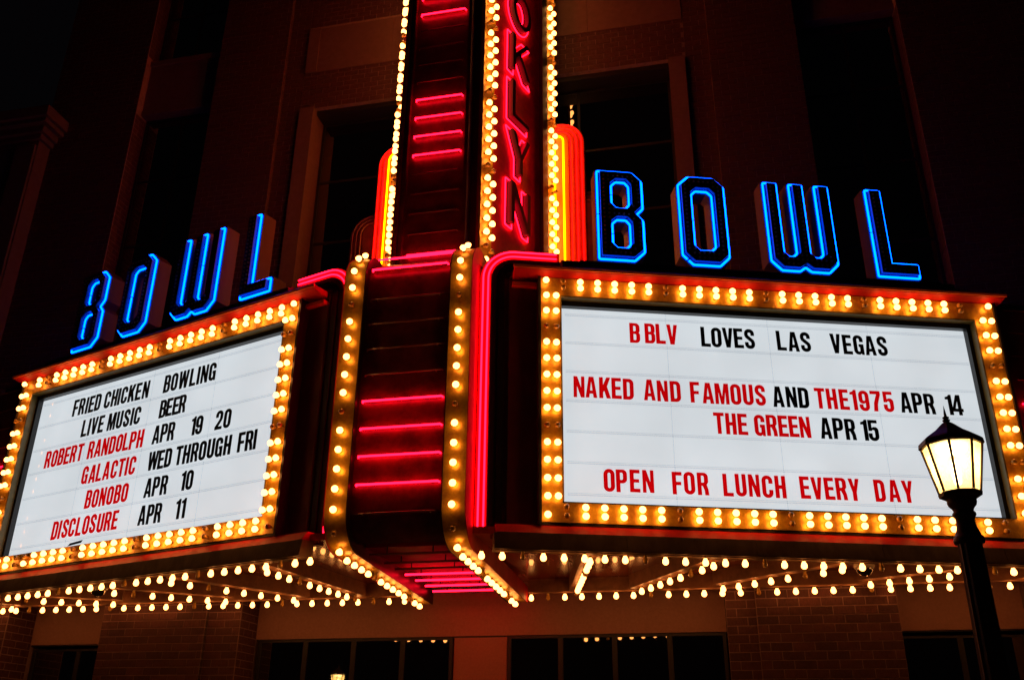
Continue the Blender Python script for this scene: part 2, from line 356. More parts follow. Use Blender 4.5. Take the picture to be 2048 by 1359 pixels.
for s in (1, -1):
    Fm = FRM[s]; X = lambda u: ux(s, u)
    def b(name, m, u0, u1, o0, o1, v0, v1, **k): return MB().box(X(u0), X(u1), -o0, -o1, v0, v1).build(name, m, cn, Fm, **k)
    b('back_wall', K['maroon2'], -1.05, 8.3, -.12, -.02, -.55, 3.56)
    # neon band: goes up beside the nose, bends and runs along the top
    def path(c, r, e): # c = distance of the line from the outer edge u=-1.32 / v=3.95
        u0 = -1.30 + c; v1 = 4.10 - c; rr_ = r - c
        return [(X(u0), -.45), (X(u0), v1 - rr_)] + [(X(u0 + rr_ - rr_*cos(radians(t))), v1 - rr_ + rr_*sin(radians(t))) for t in range(0, 91, 9)][1:] + [(X(e), v1)]
    def band(name, m, c, wd, r, e, o0, o1):
        pl = ribbon(path(c, r, e), wd); q = MB(); q.prism(pl, (), -o1, -o0); return place(fixn(q.mesh(name, m)), name, cn, Fm)
    nbk = band('neon_band', K['red'], .095, .17, .55, -.02, -.12, -.01)
    for c in (.055, .135):
        q = MB(); q.tube([(p[0], -.025, p[1]) for p in path(c, .55, -.07)], .014, 8); q.build('neon_tube', K['pink'], nbk, Fm)
        for e in (1, -2, -1):
            pass
    band('frame_step', K['black'], .225, .08, .55, 6.6, -.14, .02); band('frame_step', K['green'], .285, .035, .55, 6.55, -.14, -.01)
    band('frame_step', K['black'], .35, .09, .55, -.2, -.14, .03); band('frame_step', K['maroon2'], .43, .06, .55, -.2, -.14, -.005); band('frame_step', K['olive'], .475, .02, .55, -.2, -.14, .02)
    b('top_ledge', K['black'], -.012, 6.6, .021, .18, 3.765, 3.862); b('ledge_step', K['black'], -.012, 6.56, .021, .12, 3.866, 3.9); b('letter_plinth', K['blackm'], .3, 6.45, -.36, .06, 3.9, 3.955)
    b('ledge_step', K['black'], -.012, 6.62, .021, .24, 3.66, 3.762)
    for vv, oo in ((3.845, .178), (3.80, .178), (3.735, .238), (3.67, .238)): b('ledge_bead', K['green'], -.012, 6.6, oo+.003, oo+.018, vv, vv+.014)
    # red cap that overhangs the bulb border
    def wedge(name, m, u0, u1, pts):    # pts: (off, v) cross section
        q = MB(); n = len(pts); q.add([(X(u0), -o, v) for o, v in pts] + [(X(u1), -o, v) for o, v in pts], [tuple(range(n)), tuple(range(n, 2*n))[::-1]] + [(i, (i+1) % n, n+(i+1) % n, n+i) for i in range(n)]); return place(fixn(q.mesh(name, m)), name, cn, Fm)
    wedge('cap', K['red'], -.78, 7.32, [(.02, 3.54), (.18, 3.54), (.36, 3.575), (.36, 3.64), (.02, 3.64)])
    wedge('cap_trim', K['orange'], -.80, 7.34, [(.362, 3.585), (.385, 3.585), (.40, 3.615), (.385, 3.645), (.362, 3.645)])
    b('shelf_trim', K['orange'], -.79, -.40, -.01, .12, 3.40, 3.47)
    b('recess_panel', K['maroon2'], -.82, -.38, -.02, .03, -.42, 3.40); b('recess_panel', K['maroon2'], 7.26, 8.3, -.02, .03, -.42, 3.52)
    # lower fascia
    wedge('lower_fascia', K['red'], -1.0, 8.3, [(-.02, -.39), (.17, -.39), (.295, -.527), (-.02, -.527)])
    n = 5
    for i in range(n):
        a = -1.03 + (9.33)*i/n; e = -1.03 + 9.33*(i+1)/n - .008
        wedge('valance', K['valance'], a, e, [(.06, -.53), (.298, -.53), (.348, -.755), (.06, -.755)])
    b('valance_lip', K['valance'], -1.04, 8.3, .10, .36, -.775, -.757)
    # neon on the end panel
    k = 0
    for i in range(9):
        v = .18 + .415*i; on = (i in (2, 3, 4, 5)) if False else i in (2, 3, 4)
        q = MB(); q.tube([(X(7.42), -.07, v), (X(8.25), -.07, v)], .014, 8); q.build('neon_tube' if on else 'unlit_neon_tube', K['pink' if on else 'tube_off'], cn, Fm)
    # bulbs along the valance, chasing five lit one dark
    rowt = place(MB().box(X(-1.02), X(8.25), -.24, -.32, -.79, -.776).mesh('bulb_rail', K['valance']), 'bulb_rail', cn, Fm)
    for kk in range(33):
        u = -1.2 + .286*kk
        if u > -1.15 or True: bulb(rowt, Fm @ Matrix.Translation((X(u), -.28, -.78)) @ DOWN, kk % 6 != 2, True)
# rear beam and radiating beams with hanging bulbs
def beam(p, q, start, pitch, off, wd=.2, z0=4.235, z1=SOF):
    bmx = MB(); bmx.bar(p, q, wd, z0, z1); be = place(fixn(bmx.mesh('soffit_beam', K['beam'])), 'soffit_beam', cn)
    pv = Vector(p); qv = Vector(q); L = (qv - pv).length; d = (qv - pv) / L; t = start; k = 0
    while t < L - .05:
        c = pv + d*t; bulb(be, Matrix.Translation((c.x, c.y, z0)) @ DOWN, k % 6 != off, True); t += pitch; k += 1
for s in (1, -1):
    beam((s*1.12, 3.30), (s*10.3, 3.30), .04, .297, 1 if s == 1 else 2, .17)
    beam((2.64, .16) if s == 1 else (-2.34, .16), (s*1.95, 3.18), .05, .31, 3)
    beam((s*4.36, .80), (s*2.98, 3.12), .05, .34, 2)
    beam((s*6.2, 1.42), (s*4.35, 2.95), .05, .318, 2)
    beam((s*8.1, 2.12), (s*6.6, 2.92), .05, .30, 0)
    beam((s*9.6, 2.66), (s*9.0, 3.18), .05, .3, 1)

# ================================================================ nose in the middle
ns = thing('marquee_nose', 'projecting curved maroon nose of the marquee with pink neon bars between bulb strips', 'sign', fr(NX, -.9, 4.4))
YN = -.92
prof = [(.28, 9.02), (-.37, 9.02)] + [(-.37 - .55*sin(radians(t)), 8.47 + .55*cos(radians(t))) for t in range(10, 91, 10)] + [(YN, 4.8)] + [(YN + .55 - .55*cos(radians(t)), 4.8 - .55*sin(radians(t))) for t in range(10, 91, 10)] + [(3.36, 4.10)]
def offp(P, d):
    V = [Vector(p) for p in P]; o = []
    for i, c in enumerate(V):
        a = (c - V[i-1]).normalized() if i else (V[1]-c).normalized(); e = (V[i+1] - c).normalized() if i < len(V)-1 else a
        t = (a + e).normalized(); o.append((c.x - t.y*d, c.y + t.x*d))      # left of travel = inwards
    return o
def sweep(name, m, x0, x1, outer, inner, par=ns):
    q = MB(); n = len(outer)
    for X_ in (x0, x1): q.add([(X_, p[0], p[1]) for p in outer] + [(X_, p[0], p[1]) for p in inner], [(i, i+1, n+i+1, n+i) for i in range(n-1)])
    for P in (outer, inner): q.add([(x0, p[0], p[1]) for p in P] + [(x1, p[0], p[1]) for p in P], [(i, i+1, n+i+1, n+i) for i in range(n-1)], True)
    q.add([(x0, *outer[-1]), (x1, *outer[-1]), (x1, *inner[-1]), (x0, *inner[-1])], [(0,1,2,3)])
    return place(fixn(q.mesh(name, m)), name, par)
inn = offp(prof, .13)
sweep('face_panel', K['maroon'], NX - .70, NX + .70, inn[:20], offp(prof, .20)[:20])
MB().box(NX-.70, NX+.70, -.1, 3.36, 4.40, 4.46).build('underside_panel', K['red'], ns)
# arc length table
def along(P, s):
    d = 0
    for i in range(len(P)-1):
        L = math.dist(P[i], P[i+1])
        if d + L >= s: t = (s-d)/L; return (P[i][0]+(P[i+1][0]-P[i][0])*t, P[i][1]+(P[i+1][1]-P[i][1])*t), math.atan2(P[i+1][1]-P[i][1], P[i+1][0]-P[i][0])
        d += L
    return None
TOT = sum(math.dist(prof[i], prof[i+1]) for i in range(len(prof)-1))
s_vert = sum(math.dist(prof[i], prof[i+1]) for i in range(10))    # start of vertical part at z=8.47
ph = s_vert + (8.47 - 7.97)
for sd in (-1, 1):
    a, b_ = sorted((NX + sd*.70, NX + sd*1.03)); st = sweep('bulb_strip', K['gold'], a, b_, prof, offp(prof, .24))
    # thin dark edges either side
    for e in (a - .012, b_): sweep('edge_trim', K['black' if abs(e-NX) < .9 else 'red'], e, e + .012, offp(prof, -.012), offp(prof, .26))
    # red cheek behind the strip
    q = MB(); q.prism([(p[0]+.25, p[1]) for p in prof[1:20]] + [(1.0, 4.5), (1.0, 9.0)], (), 0, .02); 
    q.v = [((NX + sd*1.02) + (y if sd == -1 else -y), x, z) for x, y, z in q.v]; place(fixn(q.mesh('cheek', K['red'])), 'cheek', ns)
    k = -30
    while ph + k*.291 < TOT - .05:
        sv = ph + k*.291
        if sv > .25:
            (y, z), an = along(prof, sv); nrm = an + pi/2   # travel direction angle; outward = right of travel
            ty, tz = cos(an), sin(an); ny, nz = tz, -ty      # right of travel
            if True: ny, nz = (tz, -ty)
            # rotate -Y to (ny,nz):  (0,-cos p,-sin p)
            p_ = math.atan2(-nz, -ny); bulb(st, Matrix.Translation((NX + sd*.865, y, z)) @ RX(p_), k % 6 != 0)
        k += 1
for i, (z, lit) in enumerate([(8.62, 1), (8.09, 0), (7.67, 0), (7.25, 0), (6.83, 0), (6.41, 1), (5.98, 1), (5.56, 1), (5.14, 1), (4.72, 0)]):
    y = -.86; q = MB(); q.tube([(NX-.62, y+.05, z), (NX-.61, y, z), (NX+.61, y, z), (NX+.62, y+.05, z)], .016, 8); q.build('neon_tube' if lit else 'unlit_neon_tube', K['pink' if lit else 'tube_off'], ns)
    for e in (-.5, .5): MB().box(NX+e-.008, NX+e+.008, y, y+.08, z-.008, z+.008).build('tube_support', K['brass'], ns)
for y, z, lit in ((-.62, 8.93, 1), (-.45, 4.42, 0), (-.1, 4.30, 0), (.55, 4.30, 0), (1.05, 4.30, 0), (1.55, 4.30, 1), (2.1, 4.30, 1), (2.65, 4.30, 1), (3.1, 4.28, 1)):
    q = MB(); q.tube([(NX-.62, y, z), (NX+.62, y, z)], .016, 8); q.build('neon_tube' if lit else 'unlit_neon_tube', K['pink' if lit else 'tube_off'], ns)
    if z < 5:
        for e in (-.35, .35): MB().box(NX+e-.008, NX+e+.008, y-.008, y+.008, z, 4.41).build('tube_support', K['black'], ns)

# ================================================================ glyphs (unit height)
A_, B_ = .185, .16
def mir(P, W_): return [(W_-x, y) for x, y in P][::-1]
def glyph(c):
    a, b = A_, B_; W_ = .50
    if c in 'O0': return W_, rr(0, 0, W_, 1, .235, 6), [rr(a, b, W_-a, 1-b, .064, 3)]
    if c == 'D': return W_, [(0, 0)] + arc(W_-.22, .22, .22, -90, 0, 5) + arc(W_-.22, .78, .22, 0, 90, 5) + [(0, 1)], [[(a, b)] + arc(W_-a-.06, b+.06, .06, -90, 0, 3) + arc(W_-a-.06, 1-b-.06, .06, 0, 90, 3) + [(a, 1-b)]]
    if c == 'B': return W_, [(0, 0)] + arc(W_-.2, .2, .2, -90, 0, 5) + [(W_, .42), (W_-.055, .52), (W_-.01, .6)] + arc(W_-.21, .8, .2, 0, 90, 5) + [(0, 1)], [[(a, .14)] + arc(W_-a-.05, .19, .05, -90, 0, 2) + arc(W_-a-.05, .40, .05, 0, 90, 2) + [(a, .45)], [(a, .585)] + arc(W_-a-.06, .63, .045, -90, 0, 2) + arc(W_-a-.06, .815, .045, 0, 90, 2) + [(a, .86)]]
    if c == 'P': return W_, [(0, 0), (a, 0), (a, .39)] + arc(W_-.2, .59, .2, -90, 0, 5) + arc(W_-.2, .8, .2, 0, 90, 5) + [(0, 1)], [[(a, .54)] + arc(W_-a-.05, .59, .05, -90, 0, 2) + arc(W_-a-.05, .81, .05, 0, 90, 2) + [(a, .86)]]
    if c == 'R': return W_+.01, [(0, 0), (a, 0), (a, .41), (.235, .41), (W_-a+.0, .22), (W_-a+.015, 0), (W_+.01, 0), (W_-.015, .26), (W_-.075, .47), (W_, .58)] + arc(W_-.19, .81, .19, 0, 90, 5) + [(0, 1)], [[(a, .555)] + arc(W_-a-.05, .605, .05, -90, 0, 2) + arc(W_-a-.05, .815, .05, 0, 90, 2) + [(a, .865)]]
    if c == 'C': return W_, [(W_, .64)] + arc(W_-.235, .765, .235, 0, 90, 6) + arc(.235, .765, .235, 90, 180, 6) + arc(.235, .235, .235, 180, 270, 6) + arc(W_-.235, .235, .235, -90, 0, 6) + [(W_, .36), (W_-a, .36)] + arc(W_-a-.06, b+.06, .06, 0, -90, 3) + arc(a+.06, b+.06, .06, 270, 180, 3) + arc(a+.06, 1-b-.06, .06, 180, 90, 3) + arc(W_-a-.06, 1-b-.06, .06, 90, 0, 3) + [(W_-a, .64)], []
    if c == 'G': return W_, [(W_, .66)] + arc(W_-.235, .765, .235, 0, 90, 6) + arc(.235, .765, .235, 90, 180, 6) + arc(.235, .235, .235, 180, 250, 5) + [(.28, .0), (.36, .06), (.39, 0), (W_, 0), (W_, .54), (.26, .54), (.26, .40), (W_-a, .40)] + arc(W_-a-.06, b+.06, .06, 0, -90, 3) + arc(a+.06, b+.06, .06, 270, 180, 3) + arc(a+.06, 1-b-.06, .06, 180, 90, 3) + arc(W_-a-.06, 1-b-.06, .06, 90, 0, 3) + [(W_-a, .66)], []
    if c == 'U': return W_, [(0, 1)] + arc(.23, .23, .23, 180, 270, 6) + arc(W_-.23, .23, .23, -90, 0, 6) + [(W_, 1), (W_-a, 1)] + arc(W_-a-.06, b+.06, .06, 0, -90, 3) + arc(a+.06, b+.06, .06, 270, 180, 3) + [(a, 1)], []
    if c == 'S':
        h = a/2; p = [(W_-h, .67)] + arc(W_-h-.14, .77, .14, 0, 90, 5, .145) + arc(h+.14, .77, .14, 90, 180, 5, .145) + [(h, .70)] + [(h+.03, .62), (W_/2, .505), (W_-h-.03, .39), (W_-h, .31)] + arc(W_-h-.14, .23, .14, 0, -90, 5, .145) + arc(h+.14, .23, .14, 270, 180, 5, .145) + [(h, .33)]
        return W_, ribbon(p, .175), []
    if c == '2':
        h = a/2; p = [(h, .68)] + arc(h+.14, .77, .14, 180, 90, 5, .145) + arc(W_-h-.14, .77, .14, 90, 0, 5, .145) + [(W_-h, .66), (W_-h-.05, .5), (h+.03, .2)]
        L = ribbon(p, .175); n = len(L)//2
        return W_, [(0, 0), (W_, 0), (W_, .16), (.245, .16)] + L[:n][::-1][1:] + L[n:][::-1][:1] + L[n:][::-1][1:-1] + [(.0, .14)] if False else [(0, 0), (W_, 0), (W_, .155), (.225, .155), (W_-.04, .48), (W_, .60)] + arc(W_-.235, .765, .235, 0, 90, 6) + arc(.235, .765, .235, 90, 180, 6) + [(0, .64), (a, .64)] + arc(a+.06, 1-b-.06, .06, 180, 90, 3) + arc(W_-a-.06, 1-b-.06, .06, 90, 0, 3) + [(W_-a, .6), (W_-a-.03, .51), (0, .15)], []
    if c == '5': return W_, [(.02, .38), (0, .36)][1:] + arc(.235, .235, .235, 180, 270, 6) + arc(W_-.235, .235, .235, -90, 0, 6) + [(W_, .46)] + arc(W_-.17, .50, .17, 0, 80, 5) + [(.25, .665), (a, .62), (a, .85), (W_-.03, .85), (W_-.03, 1), (.02, 1), (.02, .47), (a-.01, .47), (.22, .53)] + arc(W_-a-.06, .46, .06, 90, 0, 3) + arc(W_-a-.06, b+.06, .06, 0, -90, 3) + arc(a+.06, b+.06, .06, 270, 180, 3) + [(a, .36)], []
    if c == '9': return W_, [(0, .32)] + arc(.235, .235, .235, 180, 270, 6) + arc(W_-.235, .235, .235, -90, 0, 6) + arc(W_-.235, .765, .235, 0, 90, 6) + arc(.235, .765, .235, 90, 180, 6) + arc(.18, .54, .18, 180, 270, 5) + [(.25, .355), (W_-a, .41)] + arc(W_-a-.06, b+.06, .06, 0, -90, 3) + arc(a+.06, b+.06, .06, 270, 180, 3) + [(a, .32)], [rr(a, .50, W_-a, 1-b, .06, 3)]
    if c == 'I': return a, [(0, 0), (a, 0), (a, 1), (0, 1)], []
    if c == '1': return .32, [(.13, 0), (.32, 0), (.32, 1), (.2, 1), (.14, .92), (0, .87), (0, .76), (.13, .76)], []
    if c == '7': return W_, [(.1, 0), (.3, 0), (.33, .35), (W_, .82), (W_, 1), (0, 1), (0, .84), (.31, .84), (.15, .42)], []
    if c == '4': return W_+.02, [(.27, 0), (.44, 0), (.44, .17), (.52, .17), (.52, .32), (.44, .32), (.44, 1), (.23, 1), (0, .35), (0, .17), (.27, .17)], [[(.14, .32), (.27, .32), (.27, .72)]]
    if c == 'L': return .46, [(0, 0), (.46, 0), (.46, b), (a, b), (a, 1), (0, 1)], []
    if c == 'E': return .46, [(0, 0), (.46, 0), (.46, b), (a, b), (a, .43), (.42, .43), (.42, .58), (a, .58), (a, 1-b), (.45, 1-b), (.45, 1), (0, 1)], []
    if c == 'F': return .45, [(0, 0), (a, 0), (a, .41), (.41, .41), (.41, .56), (a, .56), (a, 1-b), (.45, 1-b), (.45, 1), (0, 1)], []
    if c == 'H': return W_, [(0, 0), (a, 0), (a, .42), (W_-a, .42), (W_-a, 0), (W_, 0), (W_, 1), (W_-a, 1), (W_-a, .58), (a, .58), (a, 1), (0, 1)], []
    if c == 'T': return .5, [(.16, 0), (.34, 0), (.34, 1-b), (.5, 1-b), (.5, 1), (0, 1), (0, 1-b), (.16, 1-b)], []
    if c == 'N': return .51, [(0, 0), (.16, 0), (.16, .54), (.335, 0), (.51, 0), (.51, 1), (.35, 1), (.35, .46), (.175, 1), (0, 1)], []
    if c == 'M': return .66, [(0, 0), (.16, 0), (.16, .62), (.26, 0), (.40, 0), (.50, .62), (.50, 0), (.66, 0), (.66, 1), (.44, 1), (.33, .36), (.22, 1), (0, 1)], []
    if c == 'W': return .74, [(.10, 0), (.28, 0), (.37, .55), (.46, 0), (.64, 0), (.74, 1), (.57, 1), (.53, .42), (.45, 1), (.29, 1), (.21, .42), (.17, 1), (0, 1)], []
    if c == 'V': return .52, [(.16, 0), (.36, 0), (.52, 1), (.34, 1), (.26, .36), (.18, 1), (0, 1)], []
    if c == 'Y': return .52, [(.165, 0), (.355, 0), (.355, .38), (.52, 1), (.34, 1), (.26, .62), (.18, 1), (0, 1), (.165, .38)], []
    if c == 'K': return .54, [(0, 0), (a, 0), (a, .26), (.235, .36), (.345, 0), (.54, 0), (.37, .56), (.53, 1), (.34, 1), (a, .64), (a, 1), (0, 1)], []
    if c == 'A': return .54, [(0, 0), (.17, 0), (.195, .19), (.345, .19), (.37, 0), (.54, 0), (.385, 1), (.155, 1)], [[(.215, .34), (.325, .34), (.27, .78)]]
    raise KeyError(c)
G_ = {}
def gmesh(c, col):
    if (c, col) not in G_:
        W_, o, h = glyph(c); q = MB(); hh = .34; fit = lambda P: [(x*hh*.98, y*hh) for x, y in P]
        q.prism(fit(o), [fit(x) for x in h], 0, .008); G_[(c, col)] = (W_*hh*.98, fixn(q.mesh('letter_' + ('red' if col == 'r' else 'black'), K['redletter' if col == 'r' else 'navy'])))
    return G_[(c, col)]

# ================================================================ reader boards
PIT_ = .276
ROWS = [2.565, 2.085, 1.61, 1.125, .645, .17]
def board(s):
    Fm = FRM[s]; X = lambda u: ux(s, u)
    t = thing('reader_board', 'lit white board %s, framed by golden bulb rows' % ('under LOVES LAS VEGAS, right wing' if s == 1 else 'behind FRIED CHICKEN, left wing'), 'sign board', Fm @ Matrix.Translation((BW/2, 0, 0)), 'reader boards on the marquee wings')
    def b(name, m, u0, u1, o0, o1, v0, v1, p=t): return MB().box(X(u0), X(u1), -o0, -o1, v0, v1).build(name, m, p, Fm)
    # outer cabinet return, gold face ring
    o0 = .20
    b('cabinet_side', K['black'], -.40, -.355, -.02, .23, -.40, 3.53); b('cabinet_side', K['black'], 7.165, 7.21, -.02, .23, -.40, 3.53); b('cabinet_side', K['black'], -.355, 7.165, -.02, .18, -.385, -.35)
    L = b('bulb_border', K['gold'], -.353, -.050, -.02, o0, -.348, 3.525); Rr = b('bulb_border', K['gold'], 6.80, 7.163, -.02, o0, -.348, 3.525)
    Tt = b('bulb_border', K['gold'], -.048, 6.798, -.02, o0, 3.215, 3.525); Bb = b('bulb_border', K['gold'], -.048, 6.798, -.02, o0, -.348, -.065)
    # lining of the opening
    b('lining', K['olive'], -.047, -.03, .02, o0+.012, -.03, 3.20); b('lining', K['olive'], 6.77, 6.797, .10, o0+.03, -.06, 3.213); b('lining', K['olive'], -.047, 6.77, .10, o0+.03, 3.185, 3.213)
    b('inner_frame', K['black'], 6.707, 6.797, -.02, .098, -.06, 3.213); b('inner_frame', K['black'], -.028, 6.705, -.02, .098, 3.102, 3.213); b('inner_frame', K['black'], -.028, -.001, -.02, .02, -.02, 3.10); b('inner_frame', K['black'], -.028, 6.705, -.02, .015, -.06, -.001)
    for i in range(4): MB().box(BW*i/4 + .0006, BW*(i+1)/4 - .0006, 0, .02, 0, 3.1).build('light_panel', K['acrylic'], t, Fm)
    for i in (1, 2, 3): MB().box(BW*i/4 - .008, BW*i/4 + .008, -.0025, -.0008, .003, 3.097).build('seam_strip', K['rail'], t, Fm)
    for v in [2.97] + [r - .075 for r in ROWS]:
        MB().box(.05, BW - .02, -.012, -.003, v, v + .018).build('letter_rail', K['rail'], t, Fm); MB().box(.05, BW - .02, -.022, -.003, v + .03, v + .038).build('letter_rail', K['rail'], t, Fm)
    sh = 0 if s == 1 else 1
    bx = lambda p, u, v, on: bulb(p, Fm @ Matrix.Translation((X(u), -o0, v)), on)
    for k in range(25):
        u = -.01 + .2735*k
        for v in (3.44, 3.33): bx(Tt, u, v, (k + sh) % 6 != 0)
        for v in (-.145, -.268): bx(Bb, u, v, ((k + 2*sh) % 6 != 0) and not (s == -1 and k == 21 and v > -.2))
    for k in range(15):
        v = 3.445 - .2645*k
        bx(L, -.277, v, (k + sh) % 6 != 3); bx(Rr, 7.05, v, (k + sh) % 6 != 4)
        if 1 <= k <= 13: bx(L, -.125, v, (k + sh) % 6 != 3); bx(Rr, 6.905, v, (k + sh) % 6 != 4)
    for u, v in ((6.9, 3.475),): pass
    return t
board(1); board(-1)
ORD = ['first', 'second', 'third', 'fourth', 'fifth', 'sixth', 'seventh', 'eighth', 'ninth', 'tenth']
TXT = {1: [('B', 1.08, 1.25, 0, 'r', None), ('BLV', 1.32, 1.84, 0, 'r', None), ('LOVES', 2.22, 3.11, 0, 'k', 'LOVES'), ('LAS', 3.47, 4.03, 0, 'k', 'LAS'), ('VEGAS', 4.37, 5.31, 0, 'k', 'VEGAS'),
           ('NAKED', .16, 1.10, 2, 'r', 'NAKED'), ('AND', 1.25, 1.84, 2, 'r', 'the red AND'), ('FAMOUS', 1.99, 3.19, 2, 'r', 'FAMOUS'), ('AND', 3.30, 3.88, 2, 'k', 'the black AND'), ('THE1975', 3.98, 5.26, 2, 'r', 'the THE1975 run'), ('APR', 5.37, 5.95, 2, 'k', 'APR before fourteen'), ('14', 6.13, 6.41, 2, 'k', 'the number fourteen'),
           ('THE', 2.32, 2.85, 3, 'r', 'THE above the blank row'), ('GREEN', 2.96, 3.85, 3, 'r', 'GREEN'), ('APR', 4.0, 4.57, 3, 'k', 'APR before fifteen'), ('15', 4.66, 4.94, 3, 'k', 'the number fifteen'),
           ('OPEN', .58, 1.33, 5, 'r', 'OPEN'), ('FOR', 1.61, 2.16, 5, 'r', 'FOR'), ('LUNCH', 2.38, 3.34, 5, 'r', 'LUNCH'), ('EVERY', 3.56, 4.49, 5, 'r', 'EVERY'), ('DAY', 4.73, 5.34, 5, 'r', 'DAY')],
       -1: [('FRIED', 1.1, 1.93, 0, 'k', 'FRIED'), ('CHICKEN', 2.04, 3.29, 0, 'k', 'CHICKEN'), ('BOWLING', 3.70, 5.03, 0, 'k', 'BOWLING'), ('LIVE', 1.51, 2.15, 1, 'k', 'LIVE'), ('MUSIC', 2.27, 3.18, 1, 'k', 'MUSIC'), ('BEER', 3.70, 4.38, 1, 'k', 'BEER'),
            ('ROBERT', .555, 1.69, 2, 'r', 'ROBERT'), ('RANDOLPH', 1.845, 3.38, 2, 'r', 'RANDOLPH'), ('APR', 3.63, 4.2, 2, 'k', 'APR before nineteen'), ('19', 4.61, 4.90, 2, 'k', 'the number nineteen'), ('20', 5.21, 5.57, 2, 'k', 'the number twenty'),
            ('GALACTIC', 1.82, 3.30, 3, 'r', 'GALACTIC'), ('WED', 3.63, 4.23, 3, 'k', 'WED'), ('THROUGH', 4.33, 5.67, 3, 'k', 'THROUGH'), ('FRI', 5.83, 6.25, 3, 'k', 'FRI'),
            ('BONOBO', 2.06, 3.23, 4, 'r', 'BONOBO'), ('APR', 3.66, 4.24, 4, 'k', 'APR before ten'), ('10', 4.58, 4.87, 4, 'k', 'the number ten'), ('DISCLOSURE', 1.25, 3.09, 5, 'r', 'DISCLOSURE'), ('APR', 3.63, 4.21, 5, 'k', 'APR before eleven'), ('11', 4.55, 4.79, 5, 'k', 'the number eleven')]}
for s in (1, -1):
    for word, t0, t1, row, col, lab in TXT[s]:
        ws = [gmesh(c, col)[0] for c in word]; n = len(word); gap = (t1 - t0 - sum(ws)) / (n - 1) if n > 1 else 0; x = t0
        for i, c in enumerate(word):
            me = gmesh(c, col)[1]; kind = 'numeral' if c.isdigit() else 'letter'
            NUM = {'1': 'one', '9': 'nine', '7': 'seven', '5': 'five', '4': 'four', '2': 'two', '0': 'zero'}; cc = NUM.get(c, c)
            if word in ('B', 'BLV') and lab is None: l = '%s %s %s, %s character of BBLV on the right board' % ('red', kind, c, ORD[i + (word == 'BLV')])
            else: l = '%s %s %s, %s in %s on the %s board' % ('red' if col == 'r' else 'black', kind, cc, ORD[i], lab, SIDE[s])
            place(me, 'sign_' + kind, None, FRM[s] @ Matrix.Translation((x + random.uniform(-.006, .006), -.034, ROWS[row] - .002 + random.uniform(-.005, .005))) @ Matrix.Rotation(random.uniform(-.01, .01), 4, 'Y'), label=l, cat=kind, group='changeable letters on the %s reader board' % SIDE[s])
            x += ws[i] + gap
# a fallen blank letter strip at the foot of the left board
q = MB(); q.prism([(1.80, .005), (2.16, .03), (2.20, .075), (1.86, .05)], (), 0, .01)
place(fixn(q.mesh('slipped_strip', K['navy'])), 'slipped_strip', None, FRM[-1] @ Matrix.Translation((0, -.03, 0)), label='dark slipped letter strip lying at the foot of the left board', cat='letter strip')

# ================================================================ BOWL channel letters
HL = 1.76
def bowl(c, W_):
    H = HL; ch = .19
    if c == 'O':
        return [(ch, 0), (W_-ch, 0), (W_, ch), (W_, H-ch), (W_-ch, H), (ch, H), (0, H-ch), (0, ch)], [[(.34, .33), (W_-.34, .33), (W_-.28, .39), (W_-.28, H-.39), (W_-.34, H-.33), (.34, H-.33), (.28, H-.39), (.28, .39)]]
    if c == 'B':
        k = lambda z0, z1: [(.36, z0), (W_-.34, z0), (W_-.29, z0+.06), (W_-.29, z1-.06), (W_-.34, z1), (.36, z1), (.30, z1-.06), (.30, z0+.06)]
        return [(0, 0), (W_-ch, 0), (W_, ch), (W_, .80), (W_-.10, .91), (W_, 1.02), (W_, H-ch), (W_-ch, H), (0, H)], [k(.28, .76), k(1.04, 1.50)]
    if c == 'L': return [(0, 0), (W_, 0), (W_, .32), (.33, .32), (.33, H), (0, H)], []
    if c == 'W':
        st = .30; g = (W_ - 3*st)/2; y = .33; e = .05
        return [(0, ch), (ch, 0), (W_/2-.09, 0), (W_/2, .07), (W_/2+.09, 0), (W_-ch, 0), (W_, ch), (W_, H), (W_-st, H), (W_-st, y+e), (W_-st-e, y), (W_-st-g+e, y), (W_-st-g, y+e), (W_-st-g, H), (st+g, H), (st+g, y+e), (st+g-e, y), (st+e, y), (st, y+e), (st, H), (0, H)], []
LW = {'B': .83, 'O': .86, 'W': 1.22, 'L': .79}; LX = {'B': .60, 'O': 2.0, 'W': 3.51, 'L': 5.35}
def pt_in(p, poly):
    r = False; n = len(poly); x, y = p
    for i in range(n):
        x1, y1 = poly[i]; x2, y2 = poly[(i+1) % n]
        if (y1 > y) != (y2 > y) and x < (x2-x1)*(y-y1)/(y2-y1)+x1: r = not r
    return r
def closed_tube(q, loop, y, r, gapat):
    P = [(p[0], y, p[1]) for p in loop]; n = len(P)
    a = Vector(P[gapat]); c = Vector(P[(gapat+1) % n]); m = (a + c)/2; d = (c-a).normalized()
    path = [m + d*.015] + [Vector(P[(gapat+1+i) % n]) for i in range(n)] + [m - d*.015]
    # round the corners slightly
    out = [path[0]]
    for i in range(1, len(path)-1):
        p, v, x = path[i-1], path[i], path[i+1]; e = min(.02, (p-v).length*.4, (x-v).length*.4)
        out += [v + (p-v).normalized()*e, v + ((p-v).normalized()+(x-v).normalized())*e*.25, v + (x-v).normalized()*e]
    out.append(path[-1]); q.tube(out, r, 8)
